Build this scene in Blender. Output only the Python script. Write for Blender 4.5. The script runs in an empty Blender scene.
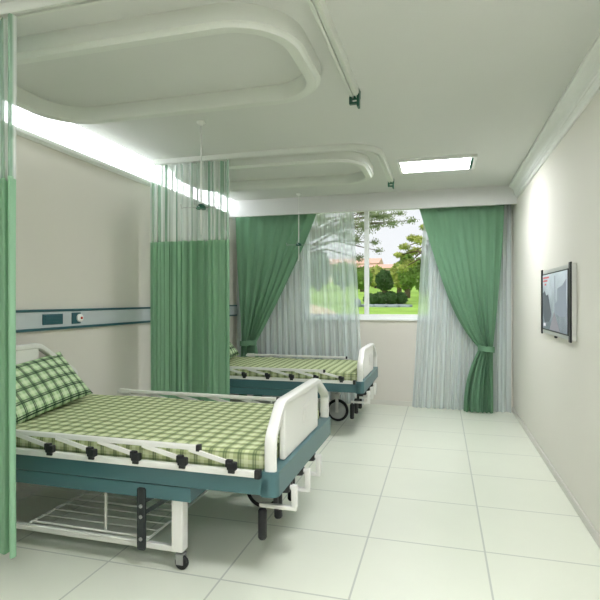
import bpy, bmesh, math, random
from mathutils import Vector, Matrix
random.seed(7)
C = bpy.context.scene.collection
PI = math.pi
def lin(c):
    return tuple(((v/255)/12.92 if v/255 <= .04045 else ((v/255+.055)/1.055)**2.4) for v in c)

# ------------------------------------------------------------------ materials
def mat(name, col, rough=.5, metal=0, spec=.5, bump=0, bscale=40, var=0, vscale=3, sheen=0, coat=0):
    m = bpy.data.materials.new(name); m.use_nodes = True
    nt = m.node_tree; b = nt.nodes['Principled BSDF']
    c = lin(col)
    b.inputs['Base Color'].default_value = (*c, 1)
    b.inputs['Roughness'].default_value = rough
    b.inputs['Metallic'].default_value = metal
    b.inputs['Specular IOR Level'].default_value = spec
    b.inputs['Coat Weight'].default_value = coat
    tc = nt.nodes.new('ShaderNodeTexCoord')
    if var:
        n = nt.nodes.new('ShaderNodeTexNoise'); n.inputs['Scale'].default_value = vscale; n.inputs['Detail'].default_value = 4
        nt.links.new(tc.outputs['Object'], n.inputs['Vector'])
        r = nt.nodes.new('ShaderNodeMapRange'); r.inputs['To Min'].default_value = 1-var; r.inputs['To Max'].default_value = 1+var
        r.inputs['From Min'].default_value = .3; r.inputs['From Max'].default_value = .7
        nt.links.new(n.outputs['Fac'], r.inputs['Value'])
        v = nt.nodes.new('ShaderNodeVectorMath'); v.operation = 'SCALE'; v.inputs[0].default_value = c
        nt.links.new(r.outputs[0], v.inputs['Scale']); nt.links.new(v.outputs[0], b.inputs['Base Color'])
    if bump:
        n = nt.nodes.new('ShaderNodeTexNoise'); n.inputs['Scale'].default_value = bscale; n.inputs['Detail'].default_value = 5
        nt.links.new(tc.outputs['Object'], n.inputs['Vector'])
        p = nt.nodes.new('ShaderNodeBump'); p.inputs['Strength'].default_value = bump; p.inputs['Distance'].default_value = .01
        nt.links.new(n.outputs['Fac'], p.inputs['Height']); nt.links.new(p.outputs[0], b.inputs['Normal'])
    return m
def emis(name, col, s):
    m = bpy.data.materials.new(name); m.use_nodes = True
    b = m.node_tree.nodes['Principled BSDF']
    b.inputs['Base Color'].default_value = (.8, .8, .8, 1)
    b.inputs['Emission Color'].default_value = (*lin(col), 1)
    b.inputs['Emission Strength'].default_value = s
    return m
def mnode(nt, op, a, b=None, clamp=False):
    n = nt.nodes.new('ShaderNodeMath'); n.operation = op; n.use_clamp = clamp
    for i, v in enumerate((a, b)):
        if v is None: continue
        if isinstance(v, (int, float)): n.inputs[i].default_value = v
        else: nt.links.new(v, n.inputs[i])
    return n.outputs[0]
def mixc(nt, fac, a, b):
    n = nt.nodes.new('ShaderNodeMix'); n.data_type = 'RGBA'
    if isinstance(fac, (int, float)): n.inputs[0].default_value = fac
    else: nt.links.new(fac, n.inputs[0])
    for i, v in ((6, a), (7, b)):
        if isinstance(v, tuple): n.inputs[i].default_value = (*v, 1)
        else: nt.links.new(v, n.inputs[i])
    return n.outputs[2]
def plaid(name, base, pale, dark, period, dk=.75, wide=.35, lw=.035):
    m = bpy.data.materials.new(name); m.use_nodes = True
    nt = m.node_tree; b = nt.nodes['Principled BSDF']; b.inputs['Roughness'].default_value = .9
    b.inputs['Specular IOR Level'].default_value = .15
    uv = nt.nodes.new('ShaderNodeUVMap'); sx = nt.nodes.new('ShaderNodeSeparateXYZ'); nt.links.new(uv.outputs[0], sx.inputs[0])
    def stripe(src, centre, w):
        f = mnode(nt, 'FRACT', mnode(nt, 'DIVIDE', src, period))
        d = mnode(nt, 'ABSOLUTE', mnode(nt, 'SUBTRACT', f, centre))
        return mnode(nt, 'LESS_THAN', d, w)
    cur = lin(base)
    for ax in (0, 1):
        cur = mixc(nt, mnode(nt, 'MULTIPLY', stripe(sx.outputs[ax], .72, .13), .5), cur, lin(pale))
    for ax in (0, 1):
        cur = mixc(nt, mnode(nt, 'MULTIPLY', stripe(sx.outputs[ax], .26, .15), wide), cur, lin(dark))
    for ax in (0, 1):
        cur = mixc(nt, mnode(nt, 'MULTIPLY', stripe(sx.outputs[ax], .20, lw), dk), cur, lin(dark))
        cur = mixc(nt, mnode(nt, 'MULTIPLY', stripe(sx.outputs[ax], .34, lw*.9), dk*.9), cur, lin(dark))
    nt.links.new(cur, b.inputs['Base Color'])
    tc = nt.nodes.new('ShaderNodeTexCoord'); n = nt.nodes.new('ShaderNodeTexNoise'); n.inputs['Scale'].default_value = 9
    nt.links.new(tc.outputs['Object'], n.inputs['Vector'])
    p = nt.nodes.new('ShaderNodeBump'); p.inputs['Strength'].default_value = .3; p.inputs['Distance'].default_value = .02
    nt.links.new(n.outputs['Fac'], p.inputs['Height']); nt.links.new(p.outputs[0], b.inputs['Normal'])
    return m
def cloth(name, col, trans=.35, var=.08):
    m = bpy.data.materials.new(name); m.use_nodes = True
    nt = m.node_tree; nt.nodes.remove(nt.nodes['Principled BSDF']); out = nt.nodes['Material Output']
    tc = nt.nodes.new('ShaderNodeTexCoord'); mp = nt.nodes.new('ShaderNodeMapping'); mp.inputs['Scale'].default_value = (14, 14, .6)
    n = nt.nodes.new('ShaderNodeTexNoise'); n.inputs['Scale'].default_value = 1; n.inputs['Detail'].default_value = 3
    nt.links.new(tc.outputs['Object'], mp.inputs[0]); nt.links.new(mp.outputs[0], n.inputs['Vector'])
    c = lin(col)
    cc = mixc(nt, n.outputs['Fac'], tuple(v*(1-var) for v in c), tuple(v*(1+var) for v in c))
    d = nt.nodes.new('ShaderNodeBsdfDiffuse'); t = nt.nodes.new('ShaderNodeBsdfTranslucent'); mx = nt.nodes.new('ShaderNodeMixShader')
    nt.links.new(cc, d.inputs[0]); nt.links.new(cc, t.inputs[0]); mx.inputs[0].default_value = trans
    nt.links.new(d.outputs[0], mx.inputs[1]); nt.links.new(t.outputs[0], mx.inputs[2]); nt.links.new(mx.outputs[0], out.inputs[0])
    return m
def sheer(name, col, lo, hi, nstripe, tw=.5):
    """fine open weave: strips of denser thread (opaque share lo..hi) along the drop"""
    m = bpy.data.materials.new(name); m.use_nodes = True
    nt = m.node_tree; nt.nodes.remove(nt.nodes['Principled BSDF']); out = nt.nodes['Material Output']
    uv = nt.nodes.new('ShaderNodeUVMap'); mp = nt.nodes.new('ShaderNodeMapping'); mp.inputs['Scale'].default_value = (nstripe, .25, 1)
    n = nt.nodes.new('ShaderNodeTexNoise'); n.inputs['Scale'].default_value = 1; n.inputs['Detail'].default_value = 3
    nt.links.new(uv.outputs[0], mp.inputs[0]); nt.links.new(mp.outputs[0], n.inputs['Vector'])
    r = nt.nodes.new('ShaderNodeMapRange'); r.inputs['From Min'].default_value = .38; r.inputs['From Max'].default_value = .8
    r.inputs['To Min'].default_value = lo; r.inputs['To Max'].default_value = hi; nt.links.new(n.outputs['Fac'], r.inputs['Value'])
    d = nt.nodes.new('ShaderNodeBsdfDiffuse'); t = nt.nodes.new('ShaderNodeBsdfTranslucent'); a = nt.nodes.new('ShaderNodeMixShader')
    d.inputs[0].default_value = (*lin(col), 1); t.inputs[0].default_value = (*lin(col), 1); a.inputs[0].default_value = tw
    nt.links.new(d.outputs[0], a.inputs[1]); nt.links.new(t.outputs[0], a.inputs[2])
    tr = nt.nodes.new('ShaderNodeBsdfTransparent'); mx = nt.nodes.new('ShaderNodeMixShader')
    nt.links.new(r.outputs[0], mx.inputs[0]); nt.links.new(tr.outputs[0], mx.inputs[1]); nt.links.new(a.outputs[0], mx.inputs[2])
    nt.links.new(mx.outputs[0], out.inputs[0])
    return m
def glass_mat():
    m = bpy.data.materials.new('window_glass'); m.use_nodes = True
    nt = m.node_tree; nt.nodes.remove(nt.nodes['Principled BSDF']); out = nt.nodes['Material Output']
    tr = nt.nodes.new('ShaderNodeBsdfTransparent'); g = nt.nodes.new('ShaderNodeBsdfGlossy'); g.inputs['Roughness'].default_value = .02
    lw = nt.nodes.new('ShaderNodeFresnel'); lw.inputs[0].default_value = 1.2; mx = nt.nodes.new('ShaderNodeMixShader')
    nt.links.new(lw.outputs[0], mx.inputs[0]); nt.links.new(tr.outputs[0], mx.inputs[1]); nt.links.new(g.outputs[0], mx.inputs[2])
    nt.links.new(mx.outputs[0], out.inputs[0]); return m
def tile_mat():
    m = bpy.data.materials.new('floor_tiles'); m.use_nodes = True
    nt = m.node_tree; b = nt.nodes['Principled BSDF']; b.inputs['Roughness'].default_value = .28
    b.inputs['Specular IOR Level'].default_value = .4
    tc = nt.nodes.new('ShaderNodeTexCoord'); sx = nt.nodes.new('ShaderNodeSeparateXYZ'); nt.links.new(tc.outputs['Object'], sx.inputs[0])
    masks = []
    for ax, off in ((0, .235), (1, 3.635)):
        f = mnode(nt, 'FRACT', mnode(nt, 'ADD', mnode(nt, 'DIVIDE', mnode(nt, 'SUBTRACT', sx.outputs[ax], off), .65), .5))
        masks.append(mnode(nt, 'LESS_THAN', mnode(nt, 'ABSOLUTE', mnode(nt, 'SUBTRACT', f, .5)), .0075))
    g = mnode(nt, 'MAXIMUM', masks[0], masks[1])
    n = nt.nodes.new('ShaderNodeTexNoise'); n.inputs['Scale'].default_value = 2.5; n.inputs['Detail'].default_value = 5
    nt.links.new(tc.outputs['Object'], n.inputs['Vector'])
    base = mixc(nt, n.outputs['Fac'], lin((215, 219, 204)), lin((223, 227, 212)))
    nt.links.new(mixc(nt, g, base, lin((184, 189, 178))), b.inputs['Base Color'])
    return m

M = {}
M['floor'] = tile_mat()
M['ceiling'] = mat('ceiling_plaster', (204, 206, 201), .85, bump=.03, bscale=80)
M['wall'] = mat('beige_wall_paint', (211, 207, 198), .8, bump=.04, bscale=120)
M['wall_r'] = mat('ivory_wall_paint', (216, 214, 204), .8, bump=.04, bscale=120)
M['white'] = mat('white_plaster_moulding', (226, 228, 224), .6)
M['ring'] = mat('grey_white_plaster', (206, 210, 202), .6)
M['pelmet'] = mat('pale_grey_plaster', (206, 207, 205), .8, bump=.03)
M['base'] = mat('skirting_paint', (206, 205, 197), .5)
M['frame_w'] = mat('window_frame_white', (244, 246, 246), .35)
M['glass'] = glass_mat()
M['bed_white'] = mat('bed_white_enamel', (222, 222, 217), .35, coat=.2)
M['teal'] = mat('bed_teal_enamel', (66, 104, 109), .4, coat=.15, var=.04)
M['black'] = mat('black_plastic', (22, 24, 27), .45)
M['iron'] = mat('dark_iron', (48, 54, 54), .45, metal=.3)
M['steel'] = mat('grey_steel', (165, 168, 166), .35, metal=.6)
M['tyre'] = mat('tyre_rubber', (24, 25, 27), .7)
M['hub'] = mat('wheel_disc_grey', (178, 182, 178), .4)
M['plaid'] = plaid('plaid_sheet', (176, 186, 138), (222, 228, 190), (78, 98, 64), .080, .6)
M['plaid_p'] = plaid('plaid_pillowcase', (158, 186, 142), (216, 228, 196), (30, 56, 42), .086, .95, .12, .045)
M['green'] = cloth('green_window_cloth', (120, 160, 130), .2, .16)
M['cubicle'] = cloth('green_cubicle_cloth', (150, 190, 158), .25, .22)
M['mesh'] = sheer('white_curtain_mesh', (226, 236, 228), .62, .97, 60, .3)
nt = M['mesh'].node_tree
uv_ = nt.nodes.new('ShaderNodeUVMap'); mp_ = nt.nodes.new('ShaderNodeMapping'); mp_.inputs['Scale'].default_value = (26, .15, 1); mp_.inputs['Location'].default_value = (3.3, 0, 0)
nn_ = nt.nodes.new('ShaderNodeTexNoise'); nn_.inputs['Scale'].default_value = 1; nn_.inputs['Detail'].default_value = 1
nt.links.new(uv_.outputs[0], mp_.inputs[0]); nt.links.new(mp_.outputs[0], nn_.inputs['Vector'])
rr_ = nt.nodes.new('ShaderNodeMapRange'); rr_.inputs['From Min'].default_value = .50; rr_.inputs['From Max'].default_value = .57; nt.links.new(nn_.outputs['Fac'], rr_.inputs['Value'])
cc_ = mixc(nt, rr_.outputs[0], lin((228, 234, 230)), lin((142, 178, 154)))
for n_ in nt.nodes:
    if n_.type in ('BSDF_DIFFUSE', 'BSDF_TRANSLUCENT'): nt.links.new(cc_, n_.inputs[0])
M['sheer'] = sheer('white_voile', (228, 240, 242), .45, .88, 46, .45)
M['panel'] = mat('headwall_grey', (186, 193, 196), .4)
M['dteal'] = mat('dark_teal_trim', (38, 84, 92), .4)
M['dgreen'] = mat('dark_green_plastic', (28, 84, 66), .4)
M['red'] = mat('red_plastic', (190, 60, 50), .4)
M['silver'] = mat('silver_plastic', (196, 198, 194), .35, metal=.1)
M['wire'] = mat('white_wire', (214, 216, 208), .4)
M['lamp'] = emis('lamp_diffuser', (250, 250, 255), 55.0)
M['cove'] = emis('cove_diffuser', (246, 250, 255), 6.0)
M['grass'] = mat('lawn_grass', (150, 188, 88), .95, var=.18, vscale=1.5, spec=.1)
M['path'] = mat('sandy_path', (226, 206, 168), .9, var=.08)
M['bark'] = mat('tree_bark', (96, 82, 66), .9, bump=.5, bscale=15)
def leafm(n, c): return mat(n, c, .8, var=.3, vscale=1.2, spec=.1)
M['leaf_d'] = leafm('dark_leaves', (70, 100, 58))
M['leaf_m'] = leafm('mid_leaves', (118, 150, 72))
M['leaf_y'] = leafm('yellow_green_leaves', (176, 186, 104))
M['leaf_g'] = leafm('grey_green_leaves', (140, 152, 120))
M['house'] = mat('pinkish_render', (232, 216, 204), .9, var=.05)
M['roof'] = mat('roof_tiles', (222, 182, 164), .9, var=.1)
M['hwin'] = mat('house_window_dark', (90, 100, 108), .3)
M['stone'] = mat('grey_stone', (150, 160, 170), .9, var=.15)

# ------------------------------------------------------------------ geometry helpers
class MB:
    def __init__(s): s.bm = bmesh.new()
    def box(s, x0, x1, y0, y1, z0, z1, bev=0, seg=2, rot=None, piv=None):
        r = bmesh.ops.create_cube(s.bm, size=1); vs = r['verts']
        for v in vs: v.co = Vector(((x0+x1)/2+v.co.x*(x1-x0), (y0+y1)/2+v.co.y*(y1-y0), (z0+z1)/2+v.co.z*(z1-z0)))
        if bev:
            es = list({e for v in vs for e in v.link_edges})
            rr = bmesh.ops.bevel(s.bm, geom=es, offset=bev, segments=seg, profile=.5, affect='EDGES')
            vs = list({v for f in rr['faces'] for v in f.verts} | {v for v in vs if v.is_valid})
        if rot is not None:
            p = Vector(piv) if piv else Vector(((x0+x1)/2, (y0+y1)/2, (z0+z1)/2))
            for v in vs: v.co = p + rot @ (v.co-p)
        return s
    def bar(s, a, b, w, h=None, bev=0):
        """square bar from a to b"""
        h = h or w; a = Vector(a); b = Vector(b); d = (b-a); L = d.length; d.normalize()
        up = Vector((0, 0, 1)) if abs(d.z) < .95 else Vector((0, 1, 0))
        sd = d.cross(up).normalized(); up = sd.cross(d)
        r = bmesh.ops.create_cube(s.bm, size=1); vs = r['verts']
        for v in vs: v.co = Vector((v.co.x*L, v.co.y*w, v.co.z*h))
        if bev:
            es = list({e for v in vs for e in v.link_edges})
            rr = bmesh.ops.bevel(s.bm, geom=es, offset=bev, segments=2, profile=.5, affect='EDGES')
            vs = list({v for f in rr['faces'] for v in f.verts} | {v for v in vs if v.is_valid})
        mid = (a+b)/2
        for v in vs:
            c = v.co.copy(); v.co = mid + d*c.x + sd*c.y + up*c.z
        return s
    def tube(s, pts, r, n=10, closed=False, cap=True):
        pts = [Vector(p) for p in pts]; rings = []; N = len(pts); prev = None
        for i, p in enumerate(pts):
            if closed: t = pts[(i+1) % N]-pts[i-1]
            else: t = pts[min(i+1, N-1)]-pts[max(i-1, 0)]
            t.normalize()
            if prev is None:
                up = Vector((0, 0, 1)) if abs(t.z) < .9 else Vector((1, 0, 0)); a = t.cross(up).normalized()
            else: a = (prev - t*prev.dot(t)).normalized()
            prev = a; b = t.cross(a); rr = r[i] if isinstance(r, (list, tuple)) else r
            rings.append([s.bm.verts.new(p+a*math.cos(2*PI*k/n)*rr+b*math.sin(2*PI*k/n)*rr) for k in range(n)])
        for i in range(N if closed else N-1):
            A = rings[i]; B = rings[(i+1) % N]
            for k in range(n): s.bm.faces.new((A[k], A[(k+1) % n], B[(k+1) % n], B[k]))
        if cap and not closed: s.bm.faces.new(rings[0][::-1]); s.bm.faces.new(rings[-1])
        return s
    def sweep(s, pts, prof, closed=False):
        """prof: (side, z) closed profile swept along a level path"""
        pts = [Vector(p) for p in pts]; N = len(pts); rings = []
        for i, p in enumerate(pts):
            if closed: t = pts[(i+1) % N]-pts[i-1]
            else: t = pts[min(i+1, N-1)]-pts[max(i-1, 0)]
            t.z = 0; t.normalize(); sd = Vector((t.y, -t.x, 0))
            rings.append([s.bm.verts.new(p+sd*a+Vector((0, 0, b))) for a, b in prof])
        n = len(prof)
        for i in range(N if closed else N-1):
            A = rings[i]; B = rings[(i+1) % N]
            for k in range(n): s.bm.faces.new((A[k], A[(k+1) % n], B[(k+1) % n], B[k]))
        if not closed: s.bm.faces.new(rings[0][::-1]); s.bm.faces.new(rings[-1])
        return s
    def prism(s, poly, axis, a, b):
        """poly extruded along axis between a and b (poly gives the two other coords in order)"""
        def mk(p, t):
            if axis == 0: return (t, p[0], p[1])
            if axis == 1: return (p[0], t, p[1])
            return (p[0], p[1], t)
        A = [s.bm.verts.new(mk(p, a)) for p in poly]; B = [s.bm.verts.new(mk(p, b)) for p in poly]; n = len(poly)
        for k in range(n): s.bm.faces.new((A[k], A[(k+1) % n], B[(k+1) % n], B[k]))
        s.bm.faces.new(A[::-1]); s.bm.faces.new(B); return s
    def disc(s, c, axis, r, t, n=20, r2=None):
        c = Vector(c); d = Vector(axis).normalized()
        s.tube([c-d*t/2, c+d*t/2], [r, r2 or r], n); return s
    def lathe(s, c, prof, n=20, axis=(0, 0, 1)):
        c = Vector(c); d = Vector(axis).normalized(); up = Vector((1, 0, 0)) if abs(d.x) < .9 else Vector((0, 1, 0))
        a = d.cross(up).normalized(); b = d.cross(a)
        rings = [[s.bm.verts.new(c+d*h+a*r*math.cos(2*PI*k/n)+b*r*math.sin(2*PI*k/n)) for k in range(n)] for r, h in prof]
        for A, B in zip(rings, rings[1:]):
            for k in range(n): s.bm.faces.new((A[k], A[(k+1) % n], B[(k+1) % n], B[k]))
        s.bm.faces.new(rings[0][::-1]); s.bm.faces.new(rings[-1]); return s
    def grid(s, fn, nu, nv, uvs=(1, 1)):
        uvl = s.bm.loops.layers.uv.verify(); V = [[s.bm.verts.new(fn(i/nu, j/nv)) for j in range(nv+1)] for i in range(nu+1)]
        for i in range(nu):
            for j in range(nv):
                f = s.bm.faces.new((V[i][j], V[i+1][j], V[i+1][j+1], V[i][j+1]))
                for l, (a, b) in zip(f.loops, ((i, j), (i+1, j), (i+1, j+1), (i, j+1))):
                    l[uvl].uv = (a/nu*uvs[0], b/nv*uvs[1])
        return s
    def boxuv(s):
        uvl = s.bm.loops.layers.uv.verify(); s.bm.normal_update()
        for f in s.bm.faces:
            n = f.normal; a = [abs(v) for v in n]
            for l in f.loops:
                c = l.vert.co
                l[uvl].uv = (c.x, c.y) if a[2] >= max(a[0], a[1]) else ((c.x, c.z) if a[1] > a[0] else (c.z, c.y))
        return s
    def build(s, name, m, parent=None, smooth=False, recalc=True):
        if recalc: bmesh.ops.recalc_face_normals(s.bm, faces=s.bm.faces)
        me = bpy.data.meshes.new(name); s.bm.to_mesh(me); s.bm.free()
        me.materials.append(m)
        if smooth:
            me.shade_smooth() if hasattr(me, 'shade_smooth') else None
            for p in me.polygons: p.use_smooth = True
            if smooth == 'auto': me.set_sharp_from_angle(angle=math.radians(40))
        o = bpy.data.objects.new(name, me); C.objects.link(o)
        if parent: o.parent = parent
        return o
def tag(o, label=None, cat=None, group=None, kind=None):
    if label: o['label'] = label
    if cat: o['category'] = cat
    if group: o['group'] = group
    if kind: o['kind'] = kind
    return o
def empty(name, loc=(0, 0, 0)):
    o = bpy.data.objects.new(name, None); o.empty_display_size = .1; C.objects.link(o); o.location = loc; return o
def struct(mb, name, m, label=None, cat=None, **k):
    o = mb.build(name, m, **k); o['kind'] = 'structure'
    if label: o['label'] = label
    if cat: o['category'] = cat
    return o
def rrect(x0, x1, y0, y1, r, z, n=10):
    P = []
    for cx, cy, a0 in ((x1-r, y0+r, -PI/2), (x1-r, y1-r, 0), (x0+r, y1-r, PI/2), (x0+r, y0+r, PI)):
        for k in range(n+1):
            a = a0+PI/2*k/n; P.append((cx+r*math.cos(a), cy+r*math.sin(a), z))
    return P
def copy_tree(o, parent=None):
    c = o.copy(); C.objects.link(c); c.parent = parent
    for ch in list(o.children): copy_tree(ch, c)
    return c

# ------------------------------------------------------------------ room shell (metres)
XL, XR, YB, YF, ZC = -2.855, .87, 6.83, -1.6, 2.76
T = .2
struct(MB().box(XL-T, XR+T, YF-T, YB+T, -.15, 0), 'floor', M['floor'], 'pale green ivory square floor tiles', 'floor')
struct(MB().box(-2.73, XR+T, YF-T, YB+T, ZC, ZC+.25), 'ceiling', M['ceiling'], 'flat pale grey plaster ceiling', 'ceiling')
struct(MB().box(XL-T, -2.73, YF-T, YB+T, ZC+.15, ZC+.25), 'ceiling', M['ceiling'], 'narrow slot of ceiling above the left light trough', 'ceiling')
struct(MB().box(XL-T, XL, YF, YB, 0, ZC+.15), 'wall_left', M['wall'], 'beige wall behind the beds', 'wall')
struct(MB().box(XR, XR+T, YF, YB, 0, ZC), 'wall_right', M['wall_r'], 'ivory wall carrying the television', 'wall')
struct(MB().box(XL-T, XR+T, YF-T, YF, 0, ZC+.15), 'wall_front', M['wall'], 'plain wall behind the viewer', 'wall')
wx0, wx1, wz0, wz1 = -1.83, -.113, 1.157, 2.66
wb = MB()
wb.box(XL-T, wx0, YB, YB+T, 0, ZC+.15).box(wx1, XR+T, YB, YB+T, 0, ZC+.15)
wb.box(wx0, wx1, YB, YB+T, 0, wz0).box(wx0, wx1, YB, YB+T, wz1, ZC+.15)
struct(wb, 'wall_back', M['wall'], 'wall with the window in it', 'wall')

win = empty('window_1', ((wx0+wx1)/2, YB, wz0)); tag(win, 'white framed sliding window onto a green garden', 'window', kind='structure')
def wpart(mb, name, m, par=win):
    bmesh.ops.translate(mb.bm, vec=-Vector(win.location), verts=mb.bm.verts); return mb.build(name, m, par)
f = MB(); y0, y1 = YB+.03, YB+.10
f.box(wx0, wx0+.045, y0, y1, wz0, wz1).box(wx1-.045, wx1, y0, y1, wz0, wz1).box(wx0+.045, wx1-.045, y0, y1, wz1-.05, wz1).box(wx0+.045, wx1-.045, y0, y1, wz0, wz0+.05)
wpart(f, 'window_frame', M['frame_w'])
wpart(MB().box(-1.005, -.945, y0-.005, y1, wz0+.05, wz1-.05, .004), 'mullion', M['frame_w'])
wpart(MB().box(wx0+.045, -1.005, YB+.06, YB+.066, wz0+.05, wz1-.05), 'window_pane', M['glass'])
wpart(MB().box(-.945, wx1-.045, YB+.06, YB+.066, wz0+.05, wz1-.05), 'window_pane', M['glass'])
wpart(MB().box(wx0-.03, wx1+.03, YB-.035, YB+.03, wz0-.03, wz0+.002, .006), 'window_sill', M['frame_w'])

# pelmet box in front of the curtains
struct(MB().box(-2.845, XR-.0, 6.45, 6.50, 2.54, ZC), 'trim_1', M['pelmet'], 'pale grey pelmet board hiding the curtain rail', 'trim')
# right cornice
cp = [(XR, 2.600), (XR-.014, 2.600), (XR-.018, 2.615), (XR-.018, 2.632), (XR-.030, 2.640), (XR-.030, 2.655), (XR-.036, 2.660),
      (XR-.040, 2.690), (XR-.055, 2.715), (XR-.078, 2.733), (XR-.095, 2.738), (XR-.095, ZC), (XR, ZC)]
struct(MB().prism(cp, 1, YF, 6.45), 'trim_2', M['white'], 'stepped white cornice along the right wall', 'trim')
# left ledge below the cove light
lp = [(XL, 2.555), (XL+.012, 2.555), (XL+.018, 2.568), (XL+.030, 2.572), (XL+.034, 2.585), (XL+.034, 2.600), (XL, 2.600)]
struct(MB().prism(lp, 1, YF, YB), 'trim_3', M['white'], 'thin white ledge under the glowing light trough', 'trim')
o = MB().prism([(XL+.001, 2.605), (-2.731, ZC-.002), (-2.731, ZC+.03), (XL+.001, ZC+.03)], 1, YF+.01, YB-.01).build('cove_light', M['cove'])
tag(o, 'long glowing white light trough along the top of the left wall', 'ceiling light')
# skirting
struct(MB().box(XR-.012, XR, YF, YB, 0, .06, .003), 'baseboard_right', M['base'], 'low pale skirting of the right wall', 'skirting')
struct(MB().box(XL, XL+.012, YF, YB, 0, .06, .003), 'baseboard_left', M['base'], 'low pale skirting of the left wall', 'skirting')
struct(MB().box(XL+.012, XR-.012, YB-.012, YB, 0, .06, .003), 'baseboard_back', M['base'], 'low pale skirting under the window', 'skirting')

# ------------------------------------------------------------------ ceiling rings and curtain tracks
ringprof = [(-.045, 0), (-.045, -.082), (-.038, -.096), (-.024, -.10), (.018, -.10), (.026, -.088), (.032, -.084), (.045, -.082), (.045, 0)]
for k, (ya, yb, lab) in enumerate(((2.13, 3.13, 'rounded white ceiling moulding loop above the nearer bed'),
                                   (4.49, 5.50, 'rounded white ceiling moulding loop above the farther bed'))):
    o = MB().sweep(rrect(-2.64, -.71, ya+.045, yb-.045, .30, ZC, 12), ringprof, closed=True).build('trim_%d' % (4+k), M['ring'], smooth='auto')
    tag(o, lab, 'ceiling trim', kind='structure')

def make_track(loc, lab):
    r = empty('curtain_track', loc); tag(r, lab, 'curtain track', 'ceiling curtain tracks')
    # local: origin at the wall end, x runs along the bed side, y towards the window
    R = .30; xe = 2.18; ye = 1.37; P = [(.02, 0, 0), (xe-R, 0, 0)]
    for k in range(1, 13):
        a = -PI/2+PI/2*k/12; P.append((xe-R+R*math.cos(a), R+R*math.sin(a), 0))
    P.append((xe, ye, 0))
    MB().sweep(P, [(-.032, 0), (-.032, -.03), (-.024, -.045), (-.008, -.045), (-.008, -.03), (.008, -.03), (.008, -.045), (.024, -.045), (.032, -.03), (.032, 0)]).build('rail', M['ring'], r, smooth='auto')
    h = MB().box(xe-.036, xe+.036, ye, ye+.012, -.055, 0, .003)
    h.box(xe-.034, xe-.016, ye-.03, ye+.01, -.085, -.045, .003).box(xe+.018, xe+.034, ye-.045, ye+.01, -.115, -.0, .003).box(xe-.034, xe+.034, ye-.03, ye+.0, -.092, -.078, .003)
    e = h.build('end_clamp', M['dgreen'], r); e['label'] = 'dark green end clamp'
    return r
t1 = make_track((-2.72, 1.90, ZC), 'white ceiling curtain track bending around above the nearer bed, its green end clamp nearest')
t2 = copy_tree(t1); t2.location = (-2.72, 4.38, ZC)
t2['label'] = 'white ceiling curtain track bending around above the farther bed, ending near the ceiling lamp'

# ------------------------------------------------------------------ cubicle curtains
def make_cubicle(seed, loc, lab):
    rnd = random.Random(seed); r = empty('cubicle_curtain', loc); tag(r, lab, 'curtain', 'hospital cubicle curtains')
    W = .83; ph = [rnd.uniform(0, 6.3) for _ in range(5)]
    def yy(u, z):
        a = .030+.012*math.sin(3*u*PI+ph[0])
        y = a*math.sin(2*PI*13*u+1.2*math.sin(2*PI*2*u+ph[1])) + .012*math.sin(2*PI*29*u+ph[2]) + .010*math.sin(2*PI*5*u+ph[3]+z*.8)
        return y
    def xx(u, z): return -W+W*u+.008*math.sin(2*PI*13*2*u+ph[4])
    def fn(za, zb):
        return lambda u, v: (xx(u, za+(zb-za)*v), yy(u, za+(zb-za)*v), za+(zb-za)*v)
    MB().grid(fn(2.705, 1.955), 260, 6, (1, 1)).build('mesh_top', M['mesh'], r, smooth=True)
    hem = MB().grid(lambda u, v: (xx(u, 1.95), yy(u, 1.95)-.002, 1.965-.012*v), 260, 1); hem.build('seam_band', M['cubicle'], r, smooth=True)
    MB().grid(fn(1.955, .22), 260, 24, (1, 1)).build('cloth_panel', M['cubicle'], r, smooth=True)
    for k in range(14):
        u = (k+.5)/14; x = xx(u, 2.7); y = yy(u, 2.7)
        MB().tube([(x, y*.6, 2.7135), (x, y*.8, 2.708), (x, y, 2.70)], .003, 6).build('glider', M['white'], r)
    return r
make_cubicle(3, (-1.88, 1.90, 0), 'green cubicle curtain with white mesh top at the left edge, nearest the viewer')
make_cubicle(11, (-1.893, 4.38, 0), 'green cubicle curtain with white mesh top hanging between the two beds')

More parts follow.
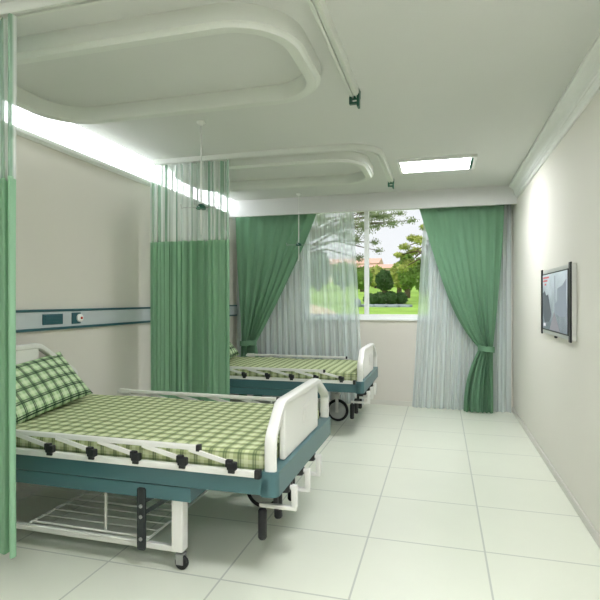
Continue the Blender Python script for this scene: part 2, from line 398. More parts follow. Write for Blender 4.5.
# ------------------------------------------------------------------ window curtains
def tied_curtain(name, loc, top, tie, bot, ztop, ztie, free, lab, fn_free, n=6):
    """free: which side (0/1) is the free, diagonal edge"""
    r = empty(name, loc); tag(r, lab, 'curtain', 'green window curtains')
    fx = 1-free
    def edges(z):
        if z > ztie:
            s = (ztop-z)/(ztop-ztie); g = fn_free(s); h = s**1.5
            e = [0, 0]; e[free] = top[free]+(tie[free]-top[free])*g; e[fx] = top[fx]+(tie[fx]-top[fx])*h
        else:
            s = (ztie-z)/ztie; g = 1-(1-s)**2.2
            e = [tie[k]+(bot[k]-tie[k])*g for k in (0, 1)]
            e = [e[0], e[1]]
        return e
    def fn(u, v):
        z = ztop*(1-v)+.012*v; a, b = edges(z); q = math.exp(-((z-ztie)/.18)**2)
        if z > ztie: s = (ztop-z)/(ztop-ztie)
        else: s = 1
        uu = u + .015*math.sin(7*u+3*v)
        A = .020+.018*min(1, s)+.010*q
        ph = 1.3*math.sin(2*PI*1.3*u)
        x = a+(b-a)*u
        fade = .45+.55*math.sin(PI*min(1, max(0, uu))*1.7+.6+z)**2
        y = A*fade*math.sin(2*PI*n*uu+ph+.5*z) + .006*math.sin(2*PI*(2*n+3)*u+1+z)*min(1, .3+s)+.006*math.sin(2*PI*(4*n+1)*u)*q
        y *= (1-.35*q)
        return (x-loc[0], y, z)
    MB().grid(fn, 200, 90).build('drape', M['green'], r, smooth=True)
    a, b = tie; c = (a+b)/2-loc[0]; w = (b-a)/2+.018
    def tf(u, v):
        t = 2*PI*u; return (c+w*math.cos(t), -.005+.062*math.sin(t), ztie+.035*(v-.5)*2+.012*math.cos(t)*(-1 if free == 0 else 1)+.004*math.sin(9*t))
    MB().grid(tf, 40, 4).build('tieback', M['green'], r, smooth=True)
    return r
tied_curtain('window_curtain', (.2, 6.62, 0), (-.284, .745), (.455, .615), (.27, .62), 2.62, .80, 0,
             'green curtain tied back at the right of the window, reaching the floor', lambda s: .74*s+.26*s**6)
tied_curtain('window_curtain', (-2.2, 6.62, 0), (-2.79, -1.60), (-2.70, -2.49), (-2.74, -2.40), 2.62, .80, 1,
             'green curtain tied back at the left of the window, beside the left wall', lambda s: s**1.15, n=7)
def sheer_curtain(loc, a, b, spread, lab, seed, n):
    rnd = random.Random(seed); r = empty('sheer_curtain', loc); tag(r, lab, 'curtain', 'white sheer curtains'); p = rnd.uniform(0, 6)
    def fn(u, v):
        z = 2.62*(1-v)+.01*v; aa = a-spread[0]*v; bb = b+spread[1]*v
        return (aa+(bb-aa)*u-loc[0]+.004*math.sin(40*u), .022*math.sin(2*PI*n*u+math.sin(9*u+p))+.006*math.sin(2*PI*n*2.3*u), z)
    MB().grid(fn, 260, 12, ((b-a)/1.2, 2.6)).build('voile', M['sheer'], r, smooth=True)
    MB().tube([(a-loc[0], 0, 2.635), (b-loc[0], 0, 2.635)], .01, 8).build('rod', M['steel'], r)
    return r
sheer_curtain((-2, 6.72, 0), -2.80, -1.13, (0, .14), 'white sheer voile curtain over the left half of the window', 5, 19)
sheer_curtain((.3, 6.72, 0), -.21, .83, (.15, 0), 'white sheer voile curtain over the right side of the window', 8, 16)

# ------------------------------------------------------------------ drip hangers
def make_hanger(loc, lab):
    r = empty('drip_hanger', loc); tag(r, lab, 'drip hanger', 'ceiling drip hangers')
    MB().lathe((0, 0, 0), [(.034, 0), (.034, -.008), (.018, -.018), (.008, -.03)], 18).build('ceiling_mount', M['white'], r, smooth='auto')
    MB().tube([(0, 0, -.02), (0, 0, -.86)], .006, 8).build('rod', M['white'], r, smooth=True)
    MB().lathe((0, 0, -.66), [(.004, .035), (.02, .03), (.034, .016), (.040, 0), (.036, -.008), (.01, -.010)], 20).build('hub', M['dgreen'], r, smooth='auto')['label'] = 'dark green dome'
    for a in (0.15, 1.72, 3.29, 4.86):
        c, s = math.cos(a), math.sin(a)
        P = [(c*.03, s*.03, -.655), (c*.14, s*.14, -.652), (c*.155, s*.155, -.66), (c*.158, s*.158, -.64), (c*.162, s*.162, -.625)]
        MB().tube(P, .0032, 6).build('arm', M['steel'], r, smooth=True)
    P = [(0, 0, -.86)]+[(.016*math.sin(t), 0, -.876+.016*math.cos(t)) for t in [k*PI/6 for k in range(0, 10)]]
    MB().tube(P, .0035, 6).build('hook', M['white'], r, smooth=True)
    return r
h1 = make_hanger((-1.765, 3.52, ZC), 'thin ceiling drip hanger with green hub in front of the cubicle curtain')
h2 = copy_tree(h1); h2.location = (-1.755, 6.24, ZC)
h2['label'] = 'thin ceiling drip hanger in front of the left window curtain'

# ------------------------------------------------------------------ ceiling lamps
def make_lamp(loc, lab):
    r = empty('ceiling_lamp', loc); tag(r, lab, 'ceiling lamp', 'rectangular ceiling lamps')
    w, d = .37, .235
    f = MB().box(-w, w, -d, -d+.03, -.03, 0, .004).box(-w, w, d-.03, d, -.03, 0, .004).box(-w, -w+.03, -d+.03, d-.03, -.03, 0, .004).box(w-.03, w, -d+.03, d-.03, -.03, 0, .004)
    f.build('frame', M['white'], r)
    g = MB().box(w-.055, w-.03, -d+.03, d-.03, -.026, -.002).box(-w+.03, w-.055, -d+.03, -d+.042, -.026, -.002)
    g.build('reflector_edge', M['dgreen'], r)['label'] = 'dark green inner edge'
    MB().box(-w+.03, w-.055, -d+.042, d-.03, -.02, -.004).build('diffuser', M['lamp'], r)['label'] = 'glowing white diffuser'
    return r
l1 = make_lamp((-.042, 5.20, ZC), 'rectangular glowing ceiling lamp near the window')
for yy_, lb in ((1.5, 'added unseen rectangular fill lamp above the viewer'), (-.7, 'added unseen rectangular fill lamp behind the viewer')):
    l = copy_tree(l1); l.location.y = yy_; l['label'] = lb  # both copies are out of view, added to brighten the beds and room

# ------------------------------------------------------------------ headwall panel
hp = empty('headwall_panel', (XL, 3.0, 1.18)); tag(hp, 'long grey wall service panel with dark teal edge strips above the beds', 'wall panel')
MB().box(0, .035, YF-3+.01, YB-3-.01, .012, .135, .004).build('panel_body', M['panel'], hp)
MB().box(0, .045, YF-3+.01, YB-3-.01, .132, .15, .004).build('edge_strip', M['dteal'], hp)['label'] = 'dark teal upper strip'
MB().box(0, .045, YF-3+.01, YB-3-.01, -.006, .014, .004).build('edge_strip', M['dteal'], hp)['label'] = 'dark teal lower strip'
for dy in (0, 2.82):
    s = MB().box(.035, .043, .07+dy, .275+dy, .035, .115, .003)
    for k in range(3): s.box(.043, .046, .09+dy, .255+dy, .05+k*.022, .058+k*.022)
    s.build('socket_plate', M['dteal'], hp)['label'] = 'dark teal ribbed rectangular plate'
    g = MB().box(.035, .043, .375+dy, .475+dy, .03, .12, .003).build('outlet_plate', M['dteal'], hp); g['label'] = 'dark teal square plate'
    d = MB().lathe((.043, .455+dy, .076), [(.032, 0), (.032, .014), (.026, .02), (.014, .022)], 24, axis=(1, 0, 0)).build('gas_outlet', M['white'], g, smooth='auto'); d['label'] = 'round white outlet'
    e = MB().lathe((.063, .455+dy, .076), [(.010, 0), (.010, .008), (.006, .012)], 16, axis=(1, 0, 0)).build('outlet_button', M['red'], g, smooth='auto'); e['label'] = 'red centre'

# ------------------------------------------------------------------ television
tv = empty('television', (XR, 4.25, 1.385)); tag(tv, 'flat silver and black wall television showing a grey street scene', 'television')
MB().box(-.030, -.0, -.52, .52, -.262, .262, .006).build('housing', M['silver'], tv)
for a, b in ((-.515, -.465), (.480, .515)):
    MB().box(-.040, -.028, a, b, -.272, .272, .004).build('speaker_bar', M['black'], tv)['label'] = 'black upright bar'
MB().box(-.035, -.028, -.425, .460, -.232, .232, .002).build('bezel', M['black'], tv)
m = bpy.data.materials.new('street_picture'); m.use_nodes = True; nt = m.node_tree; b = nt.nodes['Principled BSDF']
tc = nt.nodes.new('ShaderNodeTexCoord'); sx = nt.nodes.new('ShaderNodeSeparateXYZ'); nt.links.new(tc.outputs['Object'], sx.inputs[0])
n = nt.nodes.new('ShaderNodeTexNoise'); n.inputs['Scale'].default_value = 7; n.inputs['Detail'].default_value = 6; nt.links.new(tc.outputs['Object'], n.inputs['Vector'])
fz = mnode(nt, 'MULTIPLY', mnode(nt, 'ADD', sx.outputs[2], .22), 2.2, True)
fz = mnode(nt, 'ADD', fz, mnode(nt, 'MULTIPLY', mnode(nt, 'SUBTRACT', n.outputs['Fac'], .5), .7), True)
col = mixc(nt, fz, lin((108, 116, 126)), lin((222, 232, 240)))
b.inputs['Base Color'].default_value = (.02, .02, .02, 1); b.inputs['Roughness'].default_value = .2
nt.links.new(col, b.inputs['Emission Color']); b.inputs['Emission Strength'].default_value = .8
M['street'] = m
scr = MB().box(-.037, -.034, -.415, .445, -.222, .222).build('screen', M['street'], tv)
def em(n, c, s=.8): 
    if n not in M: M[n] = emis(n, c, s); M[n].node_tree.nodes['Principled BSDF'].inputs['Base Color'].default_value = (.02, .02, .02, 1)
    return M[n]
def pic(poly, name, m): return MB().prism(poly, 0, -.0385, -.0368).build(name, m, scr)
# y grows away from the viewer, the picture's left side is the far end
pic([(.43, -.10), (.43, .07), (.36, .09), (.30, .05), (.22, .06), (.16, -.02), (.10, -.10), (.20, -.16), (.34, -.17)], 'pictured_building', em('picture_dark', (88, 98, 106)))
pic([(-.02, -.08), (-.02, .20), (-.035, .20), (-.05, -.02), (-.12, .02), (-.12, .10), (-.28, .12), (-.39, .16), (-.39, -.10), (-.20, -.11)], 'pictured_street_front', em('picture_mid', (150, 162, 172)))
pic([(.00, -.08), (-.01, -.08), (-.20, -.22), (.16, -.22)], 'pictured_road', em('picture_road', (150, 150, 156)))
for rz, segs in ((.190, ((.42, .385), (.375, .335), (.325, .29), (.28, .23), (.22, .19))), (.165, ((.42, .40), (.39, .34), (.33, .30), (.29, .25))), (.135, ((.36, .34), (.33, .30)))):
    for a, bb in segs: pic([(bb, rz), (a, rz), (a, rz+.014), (bb, rz+.014)], 'red_caption', em('picture_red', (220, 110, 112)))
pic([(.40, -.20), (.32, -.20), (.32, -.175), (.40, -.175)], 'white_caption', em('picture_white', (235, 238, 240)))
MB().lathe((-.02, .02, -.262), [(.012, 0), (.012, -.012), (.006, -.016)], 12).build('indicator', M['black'], tv)

# ------------------------------------------------------------------ hospital beds
def make_bed(loc, lab):
    """local: x head(-) to foot(+) from world X=-1.8, y from near(-.625) to far(+.625)"""
    r = empty('hospital_bed', loc); tag(r, lab, 'hospital bed', 'two hospital beds')
    X = lambda w: w+1.8
    n, f = -.625, .625
    fr = MB()
    fr.box(X(-2.76), X(-.80), n, n+.04, .45, .538, .006).box(X(-2.76), X(-.80), f-.04, f, .45, .538, .006)
    fr.box(X(-2.79), X(-2.75), n, f, .45, .538, .006)
    # foot beam with rounded outer corners
    R = .04; P = [(X(-.84), n)]
    for k in range(7):
        a = -PI/2+PI/2*k/6; P.append((X(-.757)-R+R*math.cos(a), n+R+R*math.sin(a)))
    for k in range(7):
        a = PI/2*k/6; P.append((X(-.757)-R+R*math.cos(a), f-R+R*math.sin(a)))
    P += [(X(-.84), f)]
    fr.prism(P, 2, .445, .566)
    fr.build('bed_frame', M['teal'], r)
    # lower tray, cut off short of the foot
    MB().prism([(X(-2.76), .375), (X(-1.22), .375), (X(-1.22), .446), (X(-2.76), .446)], 1, n+.006, f-.006).build('lower_frame', M['teal'], r)
    MB().box(X(-2.74), X(-.85), n+.04, f-.04, .505, .535).build('mattress_deck', M['teal'], r)
    # end boards
    def board(name, xw, zt, zs, zp, n, f, dy=.17, df=.17):
        P = [(xw, n+.03, .50), (xw, n+.03, zs)]
        Q = [(n+.03, zs), (n+dy-.02, zt-.03), (n+dy+.03, zt), (n+dy+.09, zt+.006)]
        # rounded polyline
        pts = [Vector((xw, n+.03, .44)), Vector((xw, n+.03, zs-.03))]
        a, b_, c_ = Vector((xw, n+.03, zs)), Vector((xw, n+dy, zt)), None
        def q(p0, p1, p2, k=6): return [p0*(1-t)**2+p1*2*t*(1-t)+p2*t*t for t in [i/k for i in range(k+1)]]
        d = (b_-a).normalized()
        pts = [Vector((xw, n+.032, .530))]+q(a-Vector((0, 0, .04)), a, a+d*.04)+q(b_-d*.035, b_, b_+Vector((0, .045, 0)))
        def half(dd):
            a, b_ = Vector((xw, n+.03, zs)), Vector((xw, n+dd, zt)); d = (b_-a).normalized()
            return [Vector((xw, n+.032, .530))]+q(a-Vector((0, 0, .04)), a, a+d*.04)+q(b_-d*.035, b_, b_+Vector((0, .045, 0)))
        mir = [Vector((p.x, n+f-p.y, p.z)) for p in reversed(half(df))]
        allp = pts+mir
        e = MB(); W = .030; H = .020; rings = []
        for i, p in enumerate(allp):
            t = (allp[min(i+1, len(allp)-1)]-allp[max(i-1, 0)]).normalized(); nrm = Vector((0, -t.z, t.y))
            cs = []
            for k in range(12):
                an = 2*PI*k/12; ca, sa = math.cos(an), math.sin(an)
                cs.append(e.bm.verts.new(p+Vector((1, 0, 0))*W*math.copysign(abs(ca)**.6, ca)+nrm*H*math.copysign(abs(sa)**.6, sa)))
            rings.append(cs)
        for A, B in zip(rings, rings[1:]):
            for k in range(12): e.bm.faces.new((A[k], A[(k+1) % 12], B[(k+1) % 12], B[k]))
        e.bm.faces.new(rings[0]); e.bm.faces.new(rings[-1][::-1])
        o = e.build(name, M['bed_white'], r, smooth='auto')
        pn = MB().box(xw-.012, xw+.020, n+dy+.01, f-df-.01, zp, zt-.003, .008)
        pnl = pn.build('board_panel', M['bed_white'], o)
        if name == 'footboard':
            em_ = MB().box(xw+.020, xw+.024, -.075, .075, zp+.10, zp+.22, .003).box(xw+.024, xw+.027, -.045, .045, zp+.13, zp+.19, .002)
            em_.build('chart_plate', M['bed_white'], pnl)
        return o
    board('footboard', X(-.80), .868, .725, .568, n, f, .19, .31)
    board('headboard', X(-2.77), 1.075, .84, .575, -.625, .44, .40, .40)
    # collapsed side rails
    for sgn in (-1, 1):
        y = sgn*(.625+.014); x1 = X(-1.175); x2 = X(-.865); xh = X(-2.42)
        rl = MB().box(xh, x1, y-.012, y+.012, .650, .676, .005).build('side_rail', M['bed_white'], r)
        rl['label'] = 'white collapsible side rail'
        MB().box(xh-.12, x2, y-.014, y+.014, .543, .575, .004).build('lower_rail', M['bed_white'], rl)
        MB().box(x1, x1+.022, y-.016, y+.016, .646, .680, .005).build('end_cap', M['black'], rl)
        MB().box(x2, x2+.03, y-.018, y+.018, .538, .582, .006).build('end_cap', M['black'], rl)
        xs = [X(-2.312+.266*k) for k in range(6)]
        yo = y+sgn*.012
        for k, x in enumerate(xs):
            c = MB().box(x-.022, x+.026, yo-.016, yo+.016, .572, .612, .006).box(x-.030, x+.004, yo-.014, yo+.014, .585, .622, .005)
            c.box(x-.018, x+.018, yo-.010, yo+.018, .556, .580, .004)
            c.build('rail_clamp', M['black'], rl)
            xa = x-.232; 
            MB().bar((xa, yo-sgn*.004, .655), (x-.01, yo-sgn*.004, .603), .012, .024, .003).build('rail_strut', M['bed_white'], rl)
        if sgn > 0:
            MB().box(xh-.10, xh, y-.012, y+.012, .640, .680, .004).build('rail_head_plate', M['bed_white'], rl)
    # legs with a low cross rail
    for xw in (-1.31, -2.45):
        for y in (n+.06, f-.06):
            MB().box(X(xw)-.032, X(xw)+.032, y-.032, y+.032, .10, .40, .006).build('leg', M['bed_white'], r)
    for sy in (n+.06, f-.06):
        MB().box(X(-2.43), X(-1.33), sy-.015, sy+.015, .09, .12, .004).build('base_rail', M['bed_white'], r)
    # casters
    def caster(xw, y):
        c = MB().box(X(xw)-.018, X(xw)+.018, y-.052, y-.040, .11, .31, .004).box(X(xw)-.018, X(xw)+.018, y+.040, y+.052, .11, .31, .004)
        c.box(X(xw)-.025, X(xw)+.025, y-.052, y+.052, .30, .325, .004).tube([(X(xw), y, .32), (X(xw), y, .46)], .018, 10)
        c = c.build('caster_fork', M['bed_white'], r)
        tp = [(.098, -.018), (.112, -.024), (.124, -.016), (.128, 0), (.124, .016), (.112, .024), (.098, .018)]
        MB().sweep_ring((X(xw), y, .128), tp).build('tyre', M['tyre'], c, smooth='auto')
        MB().lathe((X(xw), y-.02, .128), [(.02, -.014), (.03, -.008), (.095, 0), (.1, .01), (.1, .03), (.095, .04), (.03, .048), (.02, .054)], 24, axis=(0, 1, 0)).build('wheel_disc', M['hub'], c, smooth='auto')
        return c
    c2 = caster(-1.15, f-.13-.24)
    for xw in (-1.31, -2.45):
        for y in (n+.06, f-.06):
            k = MB().tube([(X(xw), y, .10), (X(xw), y, .07)], .012, 10).box(X(xw)-.012, X(xw)+.028, y-.022, y-.016, .03, .085, .002).box(X(xw)-.012, X(xw)+.028, y+.016, y+.022, .03, .085, .002).box(X(xw)-.016, X(xw)+.028, y-.022, y+.022, .078, .088, .002)
            k = k.build('small_caster', M['steel'], r)
            MB().sweep_ring((X(xw)+.012, y, .0365), [(.006, -.013), (.030, -.013), (.036, -.008), (.036, .008), (.030, .013), (.006, .013)], 20).build('caster_wheel', M['tyre'], k, smooth='auto')
    # cranks at the foot
    for k, y in enumerate((n+.23, n+.50, n+.77)):
        c = MB().tube([(X(-.86), y, .42), (X(-.735), y, .42)], .012, 10).box(X(-.752), X(-.722), y-.016, y+.016, .315, .435, .005)
        c.box(X(-.93), X(-.725), y-.012, y+.012, .300, .322, .004)
        c = c.build('crank', M['bed_white'], r, smooth='auto'); c['label'] = 'white folding crank handle'
        MB().lathe((X(-.80), y, .42), [(.012, -.045), (.03, -.04), (.034, -.01), (.030, .03), (.02, .04)], 16, axis=(1, 0, 0)).build('crank_socket', M['black'], c, smooth='auto')
        MB().tube([(X(-.915), y, .302), (X(-.915), y, .285)], .010, 10).lathe((X(-.915), y, .13), [(.018, 0), (.024, .01), (.024, .15), (.018, .16)], 14).build('crank_grip', M['black'], c, smooth='auto')
    for y in (n+.29, n+.56):   # short black dampers hanging at the foot
        MB().tube([(X(-.86), y, .45), (X(-.86), y, .30)], .014, 10).build('damper', M['black'], r, smooth=True)
    # dark lifting bracket under the near side
    b = MB().box(X(-1.525), X(-1.475), n-.004, n+.012, .10, .425, .012).build('lift_bracket', M['iron'], r); b['label'] = 'dark iron bracket with pale bolts'
    for z in (.33, .275, .16):
        MB().lathe((X(-1.5), n-.003, z), [(.010, 0), (.010, -.005), (.006, -.007)], 12, axis=(0, 1, 0)).build('bolt', M['steel'], b)
    MB().bar((X(-1.49), n+.02, .29), (X(-1.34), n+.05, .385), .014, .02).build('link_arm', M['iron'], b)
    MB().bar((X(-1.49), n+.03, .35), (X(-1.42), n+.05, .385), .014, .02).build('link_arm', M['iron'], b)
    # wire shelf under the bed
    s = MB().tube(rrect(X(-2.26), X(-1.50), n+.03, f-.03, .03, .13, 4), .007, 6, closed=True)
    s = s.build('wire_shelf', M['wire'], r)
    for k in range(14):
        y = n+.07+k*(1.11/13)
        MB().tube([(X(-2.26), y, .136), (X(-1.50), y, .136)], .0035 if k % 4 else .006, 6).build('shelf_wire', M['wire'], s)
    for y in (n+.09, f-.09):
        MB().tube([(X(-1.78), y, .13), (X(-1.78), y, .38)], .007, 6).build('shelf_hanger', M['wire'], s)
    return r, c2
def sweep_ring(self, c, prof, n=36):
    """ring about the y axis: prof = (radius, y)"""
    c = Vector(c); rings = [[self.bm.verts.new(c+Vector((r*math.cos(2*PI*k/n), h, r*math.sin(2*PI*k/n)))) for r, h in prof] for k in range(n)]
    m_ = len(prof)
    for i in range(n):
        A = rings[i]; B = rings[(i+1) % n]
        for k in range(m_): self.bm.faces.new((A[k], A[(k+1) % m_], B[(k+1) % m_], B[k]))
    return self
MB.sweep_ring = sweep_ring
BY = 2.31+.625; DY = 2.82
bed, c2 = make_bed((-1.8, BY, 0), 'white and teal hospital bed in the foreground, nearer the viewer')
if 'far' in bed: del bed['far']
bed2 = copy_tree(bed); bed2.location.y = BY+DY
bed2['label'] = 'white and teal hospital bed nearer the window, behind the cubicle curtain'
c2.location.y += .03
for ch in bed2.children:
    if ch.name.startswith('caster_fork') and ch.data == c2.data: ch.location.y -= .26

def make_mattress(loc, lab):
    mb = MB().box(-.965, .965, -.575, .575, .0, .108, .03, 4)
    bmesh.ops.subdivide_edges(mb.bm, edges=[e for e in mb.bm.edges if e.calc_length() > .5], cuts=14, use_grid_fill=True)
    for v in mb.bm.verts:
        if v.co.z > .05: v.co.z += .004*math.sin(7*v.co.x+1)*math.sin(8*v.co.y)
    mb.boxuv(); o = mb.build('mattress', M['plaid'], smooth='auto'); o.location = loc
    return tag(o, lab, 'mattress', 'plaid mattresses')
make_mattress((-1.795, BY, .5355), 'green plaid mattress on the bed in the foreground')
make_mattress((-1.795, BY+DY, .5355), 'green plaid mattress on the bed nearer the window')
def make_pillow(loc, lab):
    mb = MB(); a, b_, t = .44, .205, .062
    def side(sg):
        def fn(u, v):
            x = 2*u-1; y = 2*v-1
            k = max(0, (1-abs(x)**2.6)*(1-abs(y)**2.6))**.5
            px = a*x*(1-.05*(1-x*x)*0-.05*(y*y-1)*-1*0)*(1-.04*(1-abs(y)**2)); py = b_*y*(1-.07*(1-abs(x)**2)*0)*(1-.05*(1-abs(x)**2))
            return (sg*t*k*(1+.08*math.sin(5*x+2*y)), px, py)
        return fn
    mb.grid(side(1), 36, 22, (2*a, 2*b_)); mb.grid(side(-1), 36, 22, (2*a, 2*b_))
    bmesh.ops.remove_doubles(mb.bm, verts=mb.bm.verts, dist=.0005)
    o = mb.build('pillow', M['plaid_p'], smooth=True); o.location = loc; o.rotation_euler = (math.radians(6), math.radians(-40), 0)
    return tag(o, lab, 'pillow', 'plaid pillows')
make_pillow((-2.63, 2.80, .818), 'green plaid pillow leaning on the headboard of the foreground bed')
make_pillow((-2.62, 2.84+DY, .818), 'green plaid pillow on the window bed, its tip showing past the cubicle curtain')

# ------------------------------------------------------------------ garden outside
def gz(x, y):
    P = [(7.0, .85), (10, 1.08), (15, 1.26), (30, 2.0), (60, 3.6), (90, 5)]
    for (a, za), (b_, zb) in zip(P, P[1:]):
        if y <= b_: return za+(zb-za)*max(0, (y-a))/(b_-a)+.03*math.sin(x*.7+y*.4)*min(1, (y-7)/4)
    return P[-1][1]
yaw = math.radians(15.57); sa, ca_ = math.sin(yaw), math.cos(yaw)
def gx(px, Y): t = (px-300)/506; return Y*(-sa+t*ca_)/(ca_+t*sa)
def gd(px, Y): t = (px-300)/506; return Y/(ca_+t*sa)
def zz(px, py, Y): return 1.4+(300-py)/506*gd(px, Y)
tag(MB().grid(lambda u, v: (-40+70*u, 7.04+83*v**1.6, gz(-40+70*u, 7.04+83*v**1.6)-.0), 60, 60).build('lawn', M['grass'], smooth=True), 'bright green lawn sloping up outside the window', 'lawn', kind='structure')
cl = [(-2.0, 8.0, 1.0), (-2.45, 10, .9), (-3.0, 12, .75), (-4.0, 14.5, .7), (-5.6, 17, .7), (-8, 19.5, .7), (-12, 21.5, .8)]
def pth(u, v):
    s = u*(len(cl)-1); i = min(int(s), len(cl)-2); t = s-i; a, b_ = cl[i], cl[i+1]
    x = a[0]+(b_[0]-a[0])*t; y = a[1]+(b_[1]-a[1])*t; w = a[2]+(b_[2]-a[2])*t; dx, dy = b_[0]-a[0], b_[1]-a[1]; L = math.hypot(dx, dy)
    X_ = x+dy/L*w*(v-.5); Y_ = y-dx/L*w*(v-.5); return (X_, Y_, gz(X_, Y_)+.02)
tag(MB().grid(pth, 48, 4).build('garden_path', M['path']), 'pale sandy path curving through the lawn', 'path', kind='structure')
def leaves(mb, ells, n, size, rnd, shell=.55):
    tot = sum((e[3]*e[4]*e[5])**.67 for e in ells)
    for e in ells:
        k = int(n*(e[3]*e[4]*e[5])**.67/tot)
        for _ in range(k):
            d = Vector((rnd.gauss(0, 1), rnd.gauss(0, 1), rnd.gauss(0, 1))).normalized(); q = rnd.uniform(shell, 1)
            p = Vector((e[0]+d.x*e[3]*q, e[1]+d.y*e[4]*q, e[2]+d.z*e[5]*q))
            a = Vector((rnd.gauss(0, 1), rnd.gauss(0, 1), rnd.gauss(0, 1))).normalized(); b_ = a.cross(d+Vector((.01, .02, .03))).normalized(); s_ = size*rnd.uniform(.6, 1.4)
            vs = [mb.bm.verts.new(p+a*s_*c1_+b_*s_*c2_*.5) for c1_, c2_ in ((-1, 0), (0, -1), (1, 0), (0, 1))]
            mb.bm.faces.new(vs)
def tree(name, x, y, trunk_to, ells, n, size, m, lab, cat, seed, group=None, r=.08, core=True, branches=()):
    rnd = random.Random(seed); g = gz(x, y); t = empty(name, (x, y, g)); tag(t, lab, cat, group)
    L = lambda p: (p[0]-x, p[1]-y, p[2]-g)
    if trunk_to:
        tb = MB().tube([(0, 0, -.1), (.03, 0, (trunk_to-g)*.5), (0, .02, trunk_to-g)], [r*1.2, r, r*.5], 8)
        for br in branches: tb.tube([L(p) for p in br], [r*.5*(1-.8*i/(len(br)-1)) for i in range(len(br))], 6)
        tb.build('trunk', M['bark'], t, smooth=True)
    mb = MB()
    el = [(e[0]-x, e[1]-y, e[2]-g, e[3], e[4], e[5]) for e in ells]
    if core:
        for e in el:
            rr = bmesh.ops.create_icosphere(mb.bm, subdivisions=3, radius=1)
            for v in rr['verts']:
                k = .80+.1*math.sin(7*v.co.x+3*v.co.z+seed)*math.sin(6*v.co.y+5*v.co.z)
                v.co = Vector((e[0]+v.co.x*e[3]*k, e[1]+v.co.y*e[4]*k, e[2]+v.co.z*e[5]*k))
    leaves(mb, el, n, size, rnd, .8 if core else .1)
    mb.build('foliage', m, t, recalc=False)
    return t
# clipped dark hedge bushes in the middle of the lawn
for i, (px, w, top) in enumerate(((370.5, .21, 293.5), (380, .21, 292), (390, .21, 291), (400.5, .21, 292.5))):
    Y = 15.0+.25*i; x = gx(px, Y); g = gz(x, Y); zt = zz(px, top, Y)
    tree('shrub', x, Y, None, [(x, Y, (g+zt)/2, w, .18, (zt-g)/2)], 900, .045, M['leaf_d'],
         ('leftmost low dark shrub on the lawn', 'second low dark shrub from the left on the lawn', 'third low dark shrub from the left on the lawn', 'rightmost low dark shrub on the lawn')[i], 'shrub', 20+i, 'low dark shrubs on the lawn')
# stone edging below the shrubs
P = [(gx(px, 14.3), 14.3+.1*math.sin(px), 0) for px in range(362, 408, 4)]
st = MB()
for i, p in enumerate(P): st.box(p[0]-.16, p[0]+.16, p[1]-.12, p[1]+.12, gz(p[0], p[1])-.05, gz(p[0], p[1])+.07, .03, rot=Matrix.Rotation(.3*math.sin(i*2.1), 3, 'Z'))
tag(st.build('stone_edging', M['stone']), 'row of grey stones edging the shrub bed on the lawn', 'stone edging')
x = gx(357.5, 14); g = gz(x, 14); o = MB(); rr = bmesh.ops.create_icosphere(o.bm, subdivisions=3, radius=1)
for v in rr['verts']: v.co = Vector((v.co.x*.10, v.co.y*.10, .10+v.co.z*.15+.01*math.sin(9*v.co.x)))
o = o.build('garden_stone', M['stone'], smooth=True); o.location = (x, 14, g); tag(o, 'small pale grey stone standing on the lawn left of the shrubs', 'stone')
def bgtree(px, Y, ytop, ybot, wpx, m, lab, seed, n=1500, size=.12, core=True, r=.1):
    x = gx(px, Y); d = gd(px, Y); s = d/506; zt = zz(px, ytop, Y); g = gz(x, Y); zb = max(g+.1, zz(px, ybot, Y)); w = wpx/2*s; rnd = random.Random(seed)
    h = (zt-zb)/2; el = [(x, Y, zb+h, w*.8, w*.8, h)]
    for k in range(4):
        a = rnd.uniform(0, 6.3); el.append((x+w*.45*math.cos(a), Y+w*.4*math.sin(a), zb+h*rnd.uniform(.6, 1.4), w*.5, w*.5, h*.5))
    tree('tree', x, Y, zb+h, el, n, size, m, lab, 'tree', seed, 'garden trees', r=r, core=core)
bgtree(384, 20, 270, 291, 19, M['leaf_d'], 'round dark green tree behind the low shrubs', 31, size=.09)
bgtree(407, 19, 252, 292, 20, M['leaf_m'], 'bushy green tree with thin dark trunk right of the shrubs', 32, 1800, .09)
bgtree(399, 24, 262, 288, 18, M['leaf_y'], 'yellow green tree behind the shrubs', 33)
bgtree(424, 22, 255, 293, 30, M['leaf_m'], 'green tree half hidden by the right sheer curtain', 34)
bgtree(362, 26, 267, 290, 26, M['leaf_m'], 'green tree behind the window mullion', 35)
bgtree(343, 30, 262, 289, 30, M['leaf_m'], 'green tree behind the left sheer curtain, nearer the mullion', 36)
bgtree(318, 28, 248, 290, 34, M['leaf_d'], 'tall dark tree behind the left sheer curtain, at its far left', 37)
bgtree(376, 34, 266, 288, 24, M['leaf_y'], 'pale yellow tree in front of the far houses', 38, size=.15)
bgtree(440, 30, 258, 288, 34, M['leaf_m'], 'green tree behind the right window curtain edge', 39)
bgtree(300, 34, 255, 290, 40, M['leaf_m'], 'wide green tree behind the left window curtain', 40)
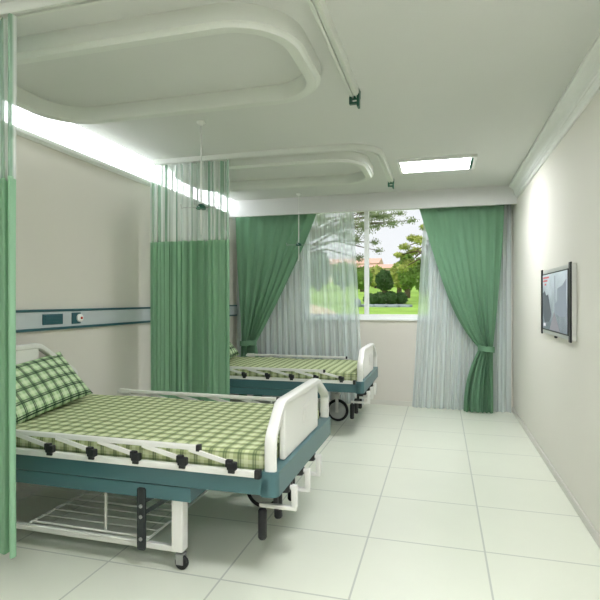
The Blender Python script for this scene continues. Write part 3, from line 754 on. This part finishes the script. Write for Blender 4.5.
# airy trees whose sprays of leaves hang across the sky
def spray(px, Y, pts, n, size, m, lab, seed, rpx=9):
    x = gx(px, Y); s = gd(px, Y)/506; rnd = random.Random(seed); g = gz(x, Y); top = zz(px, 232, Y)
    el = []; br = []
    for (a, b_, w, h) in pts:
        cx = gx(a, Y); cz = zz(a, b_, Y); cy = Y+rnd.uniform(-.6, .6); el.append((cx, cy, cz, w*s/2, w*s/2, h*s/2))
        st_ = Vector((x, Y, g+(top-g)*rnd.uniform(.5, .95))); en = Vector((cx, cy, cz)); md = (st_+en)/2+Vector((0, 0, .25)); br.append([st_, md, en])
    tree('tree', x, Y, top, el, n, size, m, lab, 'tree', seed, 'garden trees', r=.09, core=False, branches=br)
spray(296, 15, [(350, 222, 22, 14), (358, 240, 20, 14), (372, 212, 22, 10), (385, 214, 20, 8), (398, 210, 18, 7), (376, 226, 16, 8), (358, 258, 16, 12), (372, 240, 14, 9), (340, 232, 26, 20), (325, 222, 26, 16), (362, 212, 18, 10), (380, 252, 12, 8), (392, 224, 26, 10), (410, 218, 18, 8), (366, 228, 30, 22), (378, 216, 40, 12)],
      5200, .032, M['leaf_g'], 'airy tree whose thin leaf sprays hang across the sky', 51)
spray(436, 17, [(412, 236, 16, 8), (404, 246, 14, 8), (414, 250, 16, 10), (398, 254, 14, 7), (408, 262, 18, 10), (420, 242, 14, 10), (402, 268, 16, 9), (425, 228, 12, 8)],
      3000, .045, M['leaf_y'], 'layered yellow green tree standing right of the window opening', 52)
def house(px, Y, w, ytop, lab, seed):
    x = gx(px, Y); g = gz(x, Y); zt = zz(px, ytop, Y); h = zt-g; r = empty('house', (x, Y, g)); tag(r, lab, 'house')
    MB().box(-w/2, w/2, 0, 5, -.2, h*.72).build('wall', M['house'], r)
    MB().prism([(-.4, h*.72), (5.4, h*.72), (2.5, h)], 0, -w/2-.3, w/2+.3).build('roof', M['roof'], r)
    for k in range(4):
        xc = -w/2+w*(k+.5)/4; MB().box(xc-.35, xc+.35, -.05, .02, h*.40, h*.60).build('window', M['hwin'], r)
house(383, 50, 4.6, 262.5, 'far pinkish house with red roof above the trees', 1)
house(345, 56, 7, 257, 'far pinkish house seen faintly through the left sheer curtain', 2)

# ------------------------------------------------------------------ light and camera
w = bpy.data.worlds.new('sky'); bpy.context.scene.world = w; w.use_nodes = True
nt = w.node_tree; bg = nt.nodes['Background']
tc = nt.nodes.new('ShaderNodeTexCoord'); sp = nt.nodes.new('ShaderNodeSeparateXYZ'); nt.links.new(tc.outputs['Generated'], sp.inputs[0])
nz = nt.nodes.new('ShaderNodeTexNoise'); nz.inputs['Scale'].default_value = 4; nz.inputs['Detail'].default_value = 4; nt.links.new(tc.outputs['Generated'], nz.inputs[0])
c = mixc(nt, nz.outputs['Fac'], (.86, .92, .98), (1, 1, 1)); nt.links.new(c, bg.inputs[0]); bg.inputs[1].default_value = 1.0
sun = bpy.data.lights.new('sun', 'SUN'); sun.energy = 2.2; sun.angle = math.radians(2); sun.color = (1, .96, .88)
so = bpy.data.objects.new('sun', sun); C.objects.link(so); so.rotation_euler = (math.radians(38), 0, math.radians(-35))
cam = bpy.data.cameras.new('camera'); co = bpy.data.objects.new('camera', cam); C.objects.link(co)
cam.sensor_width = 36; cam.lens = 36*506/600; cam.clip_start = .05; cam.clip_end = 300
co.location = (0, 0, 1.4); co.rotation_euler = (PI/2, 0, yaw)
sc = bpy.context.scene; sc.camera = co
sc.view_settings.view_transform = 'Standard'; sc.view_settings.look = 'None'; sc.view_settings.exposure = 0; sc.view_settings.gamma = 1
sc.view_settings.use_curve_mapping = False
try:
    sc.cycles.max_bounces = 10; sc.cycles.diffuse_bounces = 6; sc.cycles.transparent_max_bounces = 16; sc.cycles.use_denoising = True
except Exception: pass
